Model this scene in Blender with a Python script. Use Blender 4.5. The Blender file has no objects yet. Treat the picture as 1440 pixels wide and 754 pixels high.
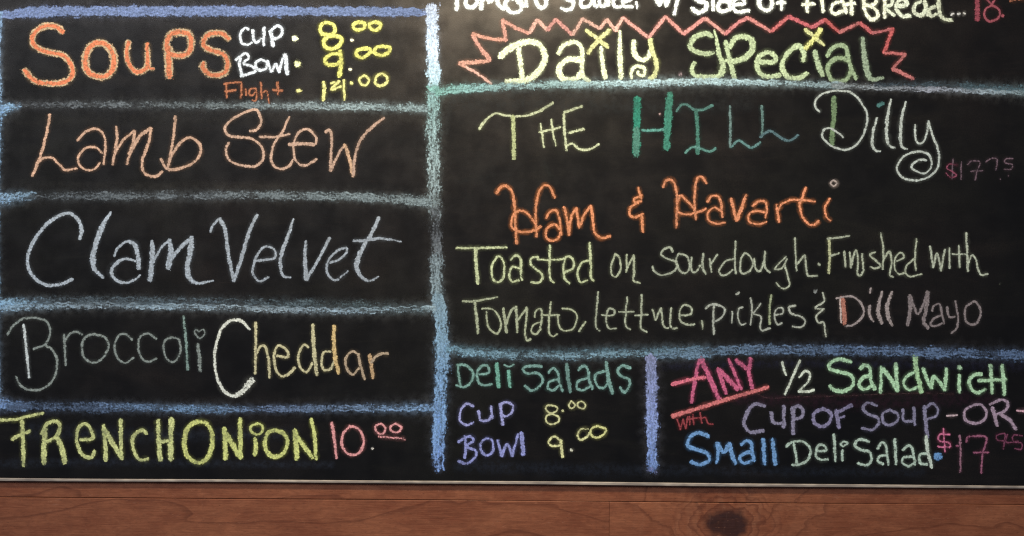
import bpy, math, random
from mathutils import Vector

# ---------------------------------------------------------------- scene, camera, lamps
scene = bpy.context.scene
col = scene.collection
R = math.radians
ROLL = R(-0.44)                       # the phone was held a touch off level

cam_data = bpy.data.cameras.new("camera")
cam_data.sensor_width = 36.0
cam_data.lens = 36.0 * 2.2 / 1.44
cam_data.clip_start = 0.05
cam_data.clip_end = 50.0
cam = bpy.data.objects.new("camera", cam_data)
cam.location = (0.0, -2.2, 0.0)
cam.rotation_euler = (R(90), ROLL, 0)
col.objects.link(cam)
scene.camera = cam

world = bpy.data.worlds.new("World")
scene.world = world
world.use_nodes = True
bg = world.node_tree.nodes["Background"]
bg.inputs[0].default_value = (0.55, 0.62, 0.8, 1)
bg.inputs[1].default_value = 0.10

def lamp(name, kind, energy, color, loc, target, **kw):
    l = bpy.data.lights.new(name, kind)
    l.energy = energy
    l.color = color
    for k, v in kw.items():
        setattr(l, k, v)
    o = bpy.data.objects.new(name, l)
    o.location = loc
    d = Vector(target) - Vector(loc)
    o.rotation_euler = d.to_track_quat('-Z', 'Y').to_euler()
    col.objects.link(o)
    return o

LAMP = (-0.01, -0.42, 0.62)
LAMP_W = 39.0
LAMP_C = (1.0, 0.80, 0.54)
lamp("picture_light", 'POINT', LAMP_W, LAMP_C, LAMP, (0.03, 0.0, 0.36), shadow_soft_size=0.05)
lamp("room_light", 'AREA', 76.0, (0.96, 0.96, 1.0), (-1.5, -3.0, 2.3), (0, 0, 0), size=1.6)

scene.view_settings.view_transform = 'Standard'
scene.view_settings.look = 'None'
scene.view_settings.exposure = 0.0
scene.view_settings.gamma = 1.0
scene.view_settings.use_curve_mapping = False
scene.cycles.filter_width = 1.3
scene.cycles.transparent_max_bounces = 40
scene.cycles.max_bounces = 4
scene.cycles.use_denoising = False

# ---------------------------------------------------------------- helpers
CR, SR = math.cos(ROLL), math.sin(ROLL)
def P(px, py):
    """millimetre drawing coordinates measured on the photo -> metres on the board"""
    dx, dz = (px - 720.0) / 1000.0, (377.0 - py) / 1000.0
    return (dx * CR + dz * SR * S_ROLL, -dx * SR * S_ROLL + dz * CR)
S_ROLL = 1.0

def lin(h):
    h = h.lstrip('#')
    out = []
    for i in (0, 2, 4):
        v = int(h[i:i+2], 16) / 255.0
        out.append(v / 12.92 if v <= 0.04045 else ((v + 0.055) / 1.055) ** 2.4)
    return out

ROOM_C = (0.41, 0.405, 0.41)          # what a white card shows by the room light alone
def chalk_colour(h, px, py, grey=0.0, gain0=0.95):
    """the chalk's own colour: the colour read off the photo divided by the light falling there"""
    X, Z = P(px, py)
    r2 = (X - LAMP[0]) ** 2 + LAMP[1] ** 2 + (Z - LAMP[2]) ** 2
    e = LAMP_W / (4 * math.pi ** 2) * -LAMP[1] / r2 ** 1.5
    s = lin(h)
    y = 0.3 * s[0] + 0.59 * s[1] + 0.11 * s[2]
    s = [v + (y - v) * grey for v in s]
    gain = gain0 + 0.75 * max(s) ** 3            # the whitest strokes are burnt out in the photo
    c = [gain * v / (e * LAMP_C[k] + ROOM_C[k]) for k, v in enumerate(s)]
    m = max(c)
    if m > 0.85:
        c = [v * 0.85 / m for v in c]
    return c

class G:
    """tiny node-tree writer"""
    def __init__(self, name):
        self.m = bpy.data.materials.new(name)
        self.m.use_nodes = True
        self.t = self.m.node_tree
        self.t.nodes.clear()
    def n(self, typ, inputs=None, **props):
        nd = self.t.nodes.new(typ)
        for k, v in props.items():
            setattr(nd, k, v)
        for k, v in (inputs or {}).items():
            self.set(nd.inputs[k], v)
        return nd
    def set(self, sock, v):
        if isinstance(v, bpy.types.NodeSocket):
            self.t.links.new(v, sock)
        elif isinstance(v, bpy.types.Node):
            self.t.links.new(v.outputs[0], sock)
        else:
            sock.default_value = v
    def math(self, op, a, b=0.0, c=0.0, clamp=False):
        nd = self.n('ShaderNodeMath', {0: a, 1: b, 2: c}, operation=op)
        nd.use_clamp = clamp
        return nd.outputs[0]
    def noise(self, vec, scale, detail=2.0, rough=0.5, dist=0.0):
        return self.n('ShaderNodeTexNoise', {'Vector': vec, 'Scale': scale, 'Detail': detail,
                                             'Roughness': rough, 'Distortion': dist}).outputs[0]
    def ramp(self, v, a, b, lo=0.0, hi=1.0, smooth=True):
        nd = self.n('ShaderNodeMapRange', {'Value': v, 'From Min': a, 'From Max': b, 'To Min': lo, 'To Max': hi})
        nd.interpolation_type = 'SMOOTHSTEP' if smooth else 'LINEAR'
        return nd.outputs[0]
    def mapping(self, vec, scale=(1, 1, 1), loc=(0, 0, 0), rot=(0, 0, 0)):
        return self.n('ShaderNodeMapping', {'Vector': vec, 'Scale': scale, 'Location': loc, 'Rotation': rot}).outputs[0]
    def mix(self, f, a, b, blend='MIX'):
        nd = self.n('ShaderNodeMix', data_type='RGBA', blend_type=blend)
        self.set(nd.inputs[0], f); self.set(nd.inputs[6], a); self.set(nd.inputs[7], b)
        return nd.outputs[2]
    def out(self, sh, disp=None):
        o = self.n('ShaderNodeOutputMaterial')
        self.set(o.inputs[0], sh)
        return self.m

# ---------------------------------------------------------------- materials
def chalk_material(name, kind):
    g = G(name)
    pos = g.n('ShaderNodeNewGeometry').outputs['Position']
    uv = g.n('ShaderNodeUVMap', uv_map='edge').outputs[0]
    uv2 = g.n('ShaderNodeUVMap', uv_map='run').outputs[0]
    sep = g.n('ShaderNodeSeparateXYZ', {0: uv})
    vc = g.n('ShaderNodeVertexColor', layer_name='chalk')
    ux = g.math('MINIMUM', sep.outputs[0], 0.0)
    d = g.math('SQRT', g.math('ADD', g.math('MULTIPLY', ux, ux), g.math('MULTIPLY', sep.outputs[1], sep.outputs[1])))
    inv = g.math('SUBTRACT', 1.0, d)
    if kind == 'dust':
        a = g.ramp(inv, 0.0, 1.0)
        a = g.math('MULTIPLY', a, g.ramp(g.noise(pos, 130, 4, 0.65), 0.32, 0.68, 0.15, 1.1))
        a = g.math('MULTIPLY', a, g.math('MULTIPLY', vc.outputs[1], 0.24), clamp=True)
        c = vc.outputs[0]
    else:
        fine = g.ramp(g.noise(pos, 620, 2, 0.6), 0.30, 0.70, smooth=False)
        mid = g.ramp(g.noise(pos, 330, 2, 0.6, 0.5), 0.30, 0.70, smooth=False)
        big = g.ramp(g.noise(pos, 95, 2, 0.5), 0.30, 0.70, smooth=False)
        if kind == 'line':
            st = g.ramp(g.noise(g.mapping(uv2, (55, 380, 1)), 1.0, 3, 0.6, 0.4), 0.3, 0.7, smooth=False)
            cloud = g.ramp(g.noise(pos, 26, 2), 0.3, 0.7, smooth=False)
            gr = g.math('ADD', g.math('ADD', g.math('MULTIPLY', fine, 0.25), g.math('MULTIPLY', mid, 0.60)),
                        g.math('MULTIPLY', st, 0.70))
            gr = g.math('ADD', gr, g.math('MULTIPLY', cloud, 0.55))
            gr = g.math('SUBTRACT', gr, 1.10)
            body = g.ramp(inv, -0.14, 0.90, smooth=False)
            h = g.math('ADD', g.math('MULTIPLY', vc.outputs[1], body), g.math('MULTIPLY', gr, 0.95))
            h = g.math('ADD', h, -0.08)
        else:
            st = g.ramp(g.noise(g.mapping(uv2, (110, 420, 1)), 1.0, 2), 0.3, 0.7, smooth=False)
            gr = g.math('ADD', g.math('ADD', g.math('MULTIPLY', fine, 0.45), g.math('MULTIPLY', mid, 0.65)),
                        g.math('MULTIPLY', st, 0.30))
            gr = g.math('ADD', gr, g.math('MULTIPLY', big, 0.25))
            gr = g.math('SUBTRACT', gr, 0.825)
            body = g.ramp(inv, -0.22, 0.55, smooth=False)
            h = g.math('ADD', g.math('MULTIPLY', vc.outputs[1], body), g.math('MULTIPLY', gr, 0.80))
        a = g.ramp(h, 0.22, 0.60) if kind == 'letter' else g.ramp(h, 0.16, 0.76)
        shade = g.math('MULTIPLY', g.ramp(mid, 0.0, 1.0, 0.62, 1.38, False), g.ramp(fine, 0, 1, 0.80, 1.20, False))
        if kind == 'line':
            shade = g.math('MULTIPLY', shade, g.ramp(st, 0, 1, 0.75, 1.25, False))
        c = g.mix(1.0, vc.outputs[0], g.n('ShaderNodeCombineXYZ', {0: shade, 1: shade, 2: shade}), 'MULTIPLY')
        a = g.math('MULTIPLY', a, 0.97)
    dif = g.n('ShaderNodeBsdfDiffuse', {'Color': c, 'Roughness': 0.8})
    tr = g.n('ShaderNodeBsdfTransparent')
    ms = g.n('ShaderNodeMixShader')
    g.set(ms.inputs[0], a); g.set(ms.inputs[1], tr.outputs[0]); g.set(ms.inputs[2], dif.outputs[0])
    g.m.use_backface_culling = False
    return g.out(ms)

M_CHALK = chalk_material('chalk', 'letter')
M_LINE = chalk_material('chalk_side_stroke', 'line')
M_DUST = chalk_material('chalk_dust', 'dust')

def board_material():
    g = G('black_board_paint')
    pos = g.n('ShaderNodeNewGeometry').outputs['Position']
    grain = g.ramp(g.noise(pos, 520, 3, 0.65), 0.3, 0.7)
    cloud = g.ramp(g.noise(pos, 5.5, 4, 0.6, 0.4), 0.35, 0.75)
    wipe = g.ramp(g.noise(g.mapping(pos, (3.0, 1, 16), rot=(0, R(12), 0)), 1.0, 5, 0.62, 1.2), 0.45, 0.85)
    smear = g.ramp(g.noise(g.mapping(pos, (16, 1, 60), loc=(3, 0, 7), rot=(0, R(-20), 0)), 1.0, 4, 0.7, 2.0), 0.52, 0.9)
    hue = g.noise(pos, 4.0, 2)
    dust = g.math('ADD', g.math('MULTIPLY', cloud, 0.35), g.math('MULTIPLY', wipe, 0.45))
    dust = g.math('ADD', dust, g.math('MULTIPLY', smear, 0.35))
    dust = g.math('MULTIPLY', dust, g.ramp(grain, 0, 1, 0.45, 1.4, False), clamp=True)
    tint = g.mix(g.ramp(hue, 0.35, 0.65), (0.16, 0.125, 0.11, 1), (0.12, 0.125, 0.09, 1))
    c = g.mix(g.math('MULTIPLY', dust, 0.11), (0.0048, 0.0051, 0.0062, 1), tint)
    r = g.ramp(g.noise(pos, 30, 4), 0.3, 0.7, 0.28, 0.37)
    h = grain
    bump = g.n('ShaderNodeBump', {'Height': h, 'Strength': 0.05, 'Distance': 0.0003})
    b = g.n('ShaderNodeBsdfPrincipled', {'Base Color': c, 'Roughness': r, 'Normal': bump, 'Specular IOR Level': 0.46})
    return g.out(b)
M_BOARD = board_material()

def strip_material():
    g = G('raw_pale_edge')
    pos = g.n('ShaderNodeNewGeometry').outputs['Position']
    nz = g.ramp(g.noise(g.mapping(pos, (60, 60, 500)), 1.0, 3), 0.3, 0.7)
    sc = g.ramp(g.noise(g.mapping(pos, (14, 14, 60)), 1.0, 3, 0.6), 0.35, 0.7)
    c = g.mix(nz, (0.40, 0.36, 0.32, 1), (0.60, 0.55, 0.48, 1))
    c = g.mix(g.math('MULTIPLY', sc, 0.75), c, (0.17, 0.155, 0.15, 1))
    return g.out(g.n('ShaderNodeBsdfPrincipled', {'Base Color': c, 'Roughness': 0.6}))
M_STRIP = strip_material()

KNOT = P(1022, 738)
def wood_material():
    g = G('red_brown_wood')
    obj = g.n('ShaderNodeTexCoord').outputs['Object']
    info = g.n('ShaderNodeObjectInfo')
    off = g.n('ShaderNodeCombineXYZ', {0: g.math('MULTIPLY', info.outputs['Random'], 7.3), 1: 0.0,
                                       2: g.math('MULTIPLY', info.outputs['Random'], 3.1)})
    p = g.n('ShaderNodeVectorMath', {0: obj, 1: off}, operation='ADD').outputs[0]
    # a dark knot sits in one board; grain flows round it
    pos = g.n('ShaderNodeNewGeometry').outputs['Position']
    kd = g.n('ShaderNodeVectorMath', {0: g.mapping(pos, (1.0, 0, 1.25), loc=(-KNOT[0], 0, -KNOT[1] * 1.25))}, operation='LENGTH').outputs['Value']
    wob = g.math('MULTIPLY', g.math('SUBTRACT', g.noise(pos, 38, 4, 0.6), 0.5), 0.034)
    kd = g.math('ADD', kd, wob)
    warp = g.noise(g.mapping(p, (3.2, 1, 9)), 1.0, 3, 0.55, 0.6)
    warp2 = g.math('MULTIPLY', g.ramp(kd, 0.02, 0.16, 1.0, 0.0), 0.35)
    sepp = g.n('ShaderNodeSeparateXYZ', {0: p})
    t = g.math('ADD', g.math('MULTIPLY', sepp.outputs[2], 17.0), g.math('MULTIPLY', warp, 3.3))
    t = g.math('ADD', t, g.math('MULTIPLY', warp2, 5.0))
    rings = g.math('FRACT', t)
    line = g.math('MULTIPLY', g.ramp(rings, 0.84, 0.97, 0.0, 1.0), g.ramp(rings, 0.97, 1.0, 1.0, 0.0))
    fibre = g.ramp(g.noise(g.mapping(p, (22, 1, 520)), 1.0, 4, 0.7), 0.3, 0.7)
    pores = g.ramp(g.noise(g.mapping(p, (170, 1, 700)), 1.0, 3, 0.6), 0.58, 0.72)
    blotch = g.ramp(g.noise(g.mapping(p, (10, 1, 26)), 1.0, 4, 0.6, 0.5), 0.3, 0.72)
    fig = g.ramp(g.noise(g.mapping(pos, (60, 1, 22), rot=(0, R(18), 0)), 1.0, 3, 0.6, 1.0), 0.4, 0.7)
    c = g.mix(blotch, (0.205, 0.060, 0.030, 1), (0.350, 0.130, 0.066, 1))
    c = g.mix(g.math('MULTIPLY', fibre, 0.55), c, (0.38, 0.150, 0.080, 1))
    c = g.mix(g.math('MULTIPLY', line, 0.50), c, (0.11, 0.032, 0.018, 1))
    c = g.mix(g.math('MULTIPLY', pores, 0.55), c, (0.09, 0.028, 0.016, 1))
    near = g.ramp(kd, 0.04, 0.20, 0.28, 0.0)
    c = g.mix(g.math('MULTIPLY', near, fig), c, (0.40, 0.19, 0.115, 1))
    kring = g.math('FRACT', g.math('ADD', g.math('MULTIPLY', kd, 75.0), g.math('MULTIPLY', g.noise(pos, 30, 4), 2.6)))
    kr = g.math('MULTIPLY', g.ramp(kring, 0.45, 0.95, 0.0, 1.0), g.ramp(kd, 0.03, 0.11, 0.62, 0.0))
    c = g.mix(kr, c, (0.12, 0.035, 0.022, 1))
    core = g.mix(g.ramp(kring, 0.3, 0.8), (0.026, 0.012, 0.014, 1), (0.038, 0.018, 0.020, 1))
    crack = g.ramp(g.noise(g.mapping(pos, (140, 1, 30), rot=(0, R(25), 0)), 1.0, 3, 0.6), 0.60, 0.68)
    core = g.mix(g.math('MULTIPLY', crack, 0.35), core, (0.10, 0.055, 0.05, 1))
    c = g.mix(g.ramp(kd, 0.019, 0.036, 0.95, 0.0), c, core)
    mott = g.ramp(g.noise(g.mapping(p, (48, 1, 150)), 1.0, 4, 0.72, 0.8), 0.32, 0.68)
    c = g.mix(g.math('MULTIPLY', g.math('SUBTRACT', 1.0, mott), 0.34), c, (0.085, 0.026, 0.015, 1))
    fleck = g.ramp(g.noise(g.mapping(p, (120, 1, 330)), 1.0, 3, 0.7), 0.60, 0.74)
    c = g.mix(g.math('MULTIPLY', fleck, 0.45), c, (0.46, 0.23, 0.14, 1))
    scuff = g.ramp(g.noise(g.mapping(pos, (30, 1, 120), rot=(0, R(-8), 0)), 1.0, 4, 0.7, 0.6), 0.64, 0.80)
    c = g.mix(g.math('MULTIPLY', scuff, 0.35), c, (0.42, 0.26, 0.20, 1))
    tone = g.ramp(info.outputs['Random'], 0, 1, 0.95, 1.05, False)
    c = g.mix(1.0, c, g.n('ShaderNodeCombineXYZ', {0: tone, 1: tone, 2: tone}), 'MULTIPLY')
    h = g.math('SUBTRACT', g.math('MULTIPLY', fibre, 0.5), g.math('MULTIPLY', pores, 0.6))
    bump = g.n('ShaderNodeBump', {'Height': h, 'Strength': 0.35, 'Distance': 0.0006})
    return g.out(g.n('ShaderNodeBsdfPrincipled', {'Base Color': c, 'Roughness': 0.55, 'Normal': bump, 'Specular IOR Level': 0.35}))
M_WOOD = wood_material()

def plain(name, c, r=0.8):
    g = G(name)
    pos = g.n('ShaderNodeNewGeometry').outputs['Position']
    n = g.noise(pos, 60, 4)
    cc = g.mix(n, tuple(x * 0.7 for x in c) + (1,), tuple(x * 1.2 for x in c) + (1,))
    return g.out(g.n('ShaderNodeBsdfPrincipled', {'Base Color': cc, 'Roughness': r}))
M_GAP = plain('dark_backing', (0.03, 0.014, 0.009))

# ---------------------------------------------------------------- structure: wall of planks
def link(name, me, mat, parent=None):
    o = bpy.data.objects.new(name, me)
    me.materials.append(mat)
    col.objects.link(o)
    if parent is not None:
        o.parent = parent
    return o

def box_mesh(name, x0, x1, y0, y1, z0, z1, bev=0.0, warp=0.0, seed=0):
    """box whose front edges (towards -Y) are chamfered; front edge lines may wander a little"""
    rnd = random.Random(seed)
    nseg = max(2, int((x1 - x0) / 0.06)) if warp else 1
    bx = bev * 0.35
    vs, fs = [], []
    ph = [rnd.uniform(0, 6.28) for _ in range(4)]
    def w(x, k):
        return warp * (math.sin(x * 5.1 + ph[k]) + 0.5 * math.sin(x * 13.7 + ph[k + 1]))
    for i in range(nseg + 1):
        x = x0 + (x1 - x0) * i / nseg
        b = bev
        xa = x
        if i == 0: xa = x0 + bx
        if i == nseg: xa = x1 - bx
        t, bt = w(x, 0), w(x, 2)
        vs += [(x, y1, z0 + bt), (x, y0 + b, z0 + bt), (xa, y0, z0 + b + bt), (xa, y0, z1 - b + t), (x, y0 + b, z1 + t), (x, y1, z1 + t)]
    for i in range(nseg):
        a, c = i * 6, (i + 1) * 6
        for k in range(6):
            k2 = (k + 1) % 6
            fs.append((a + k, c + k, c + k2, a + k2))
    e = nseg * 6
    fs += [(0, 1, 2, 3, 4, 5)[::1], tuple(e + k for k in (5, 4, 3, 2, 1, 0))]
    me = bpy.data.meshes.new(name)
    me.from_pydata(vs, [], [tuple(f) for f in fs])
    me.validate()
    import bmesh
    bm = bmesh.new(); bm.from_mesh(me)
    bmesh.ops.recalc_face_normals(bm, faces=bm.faces)
    bm.to_mesh(me); bm.free()
    return me

wall = link('wall', box_mesh('wall', -1.7, 1.7, 0.034, 0.09, -0.95, 0.95), M_GAP)
wall['kind'] = 'structure'
ZS = P(720, 705.0)[1]                    # the seam seen under the board
XJ = P(857, 728)[0]
H = 0.140
def plank(x0, x1, zt, zb, seed, y=0.001):
    cx, cz = (x0 + x1) / 2, (zt + zb) / 2
    me = box_mesh('plank', x0 - cx, x1 - cx, 0, 0.031, zb - cz, zt - cz, 0.0006, 0.00030, seed)
    o = link('plank', me, M_WOOD, wall)
    o.location = (cx, y, cz)
    return o
g2 = 0.00032
plank(-1.7, 1.7, ZS + H - g2, ZS + g2, 3, 0.0034)      # the narrow strip that shows under the board
plank(-1.7, XJ - 0.00006, ZS - g2, ZS - H + g2, 5, 0.0030)
plank(XJ + 0.00006, 1.7, ZS - g2, ZS - H + g2, 8, 0.0031)
plank(-1.7, 0.31, ZS - H - g2, ZS - 2 * H + g2, 11, 0.0031)
plank(0.312, 1.7, ZS - H - g2, ZS - 2 * H + g2, 14, 0.0035)

# ---------------------------------------------------------------- the chalkboard
ZB = P(720, 677.0)[1]
board = bpy.data.objects.new('chalkboard', None)
board.location = (0, 0, ZB)
board['label'] = 'black chalkboard menu with coloured chalk lettering and boxes above red brown planks'
board['category'] = 'chalkboard'
col.objects.link(board)
panel = link('board_panel', box_mesh('board_panel', -1.05, 1.05, 0.0, 0.0028, 0.0, 0.72), M_BOARD, board)
strip = link('bottom_edge', box_mesh('bottom_edge', -1.05, 1.05, -0.0015, 0.0028, -0.0044, -0.0004, 0.0007, 0.00045, 4), M_STRIP, board)

# ---------------------------------------------------------------- chalk strokes
rnd = random.Random(7)
LAYER = [0]
def catmull(pts):
    """pts (x, y, w) -> evenly resampled smooth curve"""
    if len(pts) == 2:
        a, b = pts
        n = max(2, int(math.hypot(b[0]-a[0], b[1]-a[1]) / 3.0))
        return [tuple(a[k] + (b[k] - a[k]) * i / n for k in range(3)) for i in range(n + 1)]
    out = []
    q = [tuple(2*pts[0][k]-pts[1][k] for k in range(3))] + list(pts) + [tuple(2*pts[-1][k]-pts[-2][k] for k in range(3))]
    for i in range(1, len(q) - 2):
        p0, p1, p2, p3 = q[i-1], q[i], q[i+1], q[i+2]
        d = math.hypot(p2[0]-p1[0], p2[1]-p1[1])
        n = max(1, int(d / 1.6))
        n = min(n, 40)
        for j in range(n):
            t = j / n
            out.append(tuple(0.5*((2*p1[k]) + (-p0[k]+p2[k])*t + (2*p0[k]-5*p1[k]+4*p2[k]-p3[k])*t*t
                                   + (-p0[k]+3*p1[k]-3*p2[k]+p3[k])*t*t*t) for k in range(3)))
    out.append(tuple(pts[-1]))
    return out

def chalk_ribbon(buf, pts, cols, press, widen=1.0, margin=1.25, wob=0.22, lift=0.0):
    """one chalk stroke laid on the board as a thin ribbon; buf collects vertices, faces, uvs, colours"""
    c = catmull(pts)
    if len(c) < 2:
        return
    pa, pb = rnd.uniform(0, 6.28), rnd.uniform(0, 6.28)
    s = [0.0]
    for i in range(1, len(c)):
        s.append(s[-1] + math.hypot(c[i][0]-c[i-1][0], c[i][1]-c[i-1][1]))
    L = max(s[-1], 0.01)
    run0 = rnd.uniform(0, 900)
    fa, fb = rnd.uniform(0.06, 0.16), rnd.uniform(0.25, 0.5)
    lead, tail = rnd.uniform(-0.10, 0.10), rnd.uniform(-0.30, 0.02)
    LAYER[0] += 1
    yb = -(0.00006 + lift + LAYER[0] * 2.0e-6)
    rows = []
    for i, (x, y, w) in enumerate(c):
        a, b = c[max(0, i-1)], c[min(len(c)-1, i+1)]
        tx, ty = b[0]-a[0], b[1]-a[1]
        l = math.hypot(tx, ty) or 1.0
        tx, ty = tx/l, ty/l
        nx, ny = -ty, tx
        off = wob * math.sin(s[i] * 0.35 + pa)
        hw = 0.5 * w * widen * (1 + 0.06 * math.sin(s[i] * fb + pb) + 0.08 * math.sin(s[i] * fa + pa))
        x, y = x + nx*off, y + ny*off
        d_end = min(s[i], L - s[i])
        ext = 0
        rows.append((x, y, nx, ny, tx, ty, hw, s[i], (d_end / hw) - 1.0 if hw > 0 else 0))
    # round caps: the curve ends are pushed out by a margin beyond the nominal end
    f, z = rows[0], rows[-1]
    e = (margin - 1.0) + 0.45
    rows.insert(0, (f[0]-f[4]*f[6]*e, f[1]-f[5]*f[6]*e, f[2], f[3], f[4], f[5], f[6], -f[6]*e, -1.0 - e))
    rows.append((z[0]+z[4]*z[6]*e, z[1]+z[5]*z[6]*e, z[2], z[3], z[4], z[5], z[6], L+z[6]*e, -1.0 - e))
    base = len(buf['v'])
    nr = len(rows)
    for i, (x, y, nx, ny, tx, ty, hw, ss, ue) in enumerate(rows):
        yy = yb - 1.2e-6 * i / nr
        t = min(1.0, max(0.0, ss / L))
        f = t * (len(cols) - 1); k = min(int(f), len(cols) - 2) if len(cols) > 1 else 0
        cc = cols[0] if len(cols) == 1 else [cols[k][j] + (cols[k+1][j]-cols[k][j])*(f-k) for j in range(3)]
        # keep the cap coordinate honest: nominal end at 0.55 of a half width before the tip
        u = ue + 0.55
        for v in (-1, 0, 1):
            X, Z = P(x + nx*hw*margin*v, y + ny*hw*margin*v)
            buf['v'].append((X, yy, Z - ZB))
            buf['uv'].append((u, v * margin))
            buf['run'].append(((ss + run0) / 1000.0, v * margin * hw / 1000.0 + run0 * 0.01))
            pr = press * (1 + 0.12 * math.sin(ss * fa * 1.3 + pb) + 0.09 * math.sin(ss * fb + pa) + lead * (1 - t) ** 3 + tail * t ** 3)
            buf['c'].append((cc[0], cc[1], cc[2], pr))
    for i in range(nr - 1):
        for k in (0, 1):
            a = base + i*3 + k
            buf['f'].append((a, a+1, a+4, a+3))

def new_buf():
    return {'v': [], 'f': [], 'uv': [], 'run': [], 'c': []}

def ribbon_object(name, buf, mat, parent):
    me = bpy.data.meshes.new(name)
    me.from_pydata(buf['v'], [], buf['f'])
    u1 = me.uv_layers.new(name='edge'); u2 = me.uv_layers.new(name='run')
    for li, lp in enumerate(me.loops):
        u1.data[li].uv = buf['uv'][lp.vertex_index]
        u2.data[li].uv = buf['run'][lp.vertex_index]
    ca = me.color_attributes.new('chalk', 'FLOAT_COLOR', 'POINT')
    for i, c in enumerate(buf['c']):
        ca.data[i].color = c
    me.update()
    o = link(name, me, mat, parent)
    return o

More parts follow.
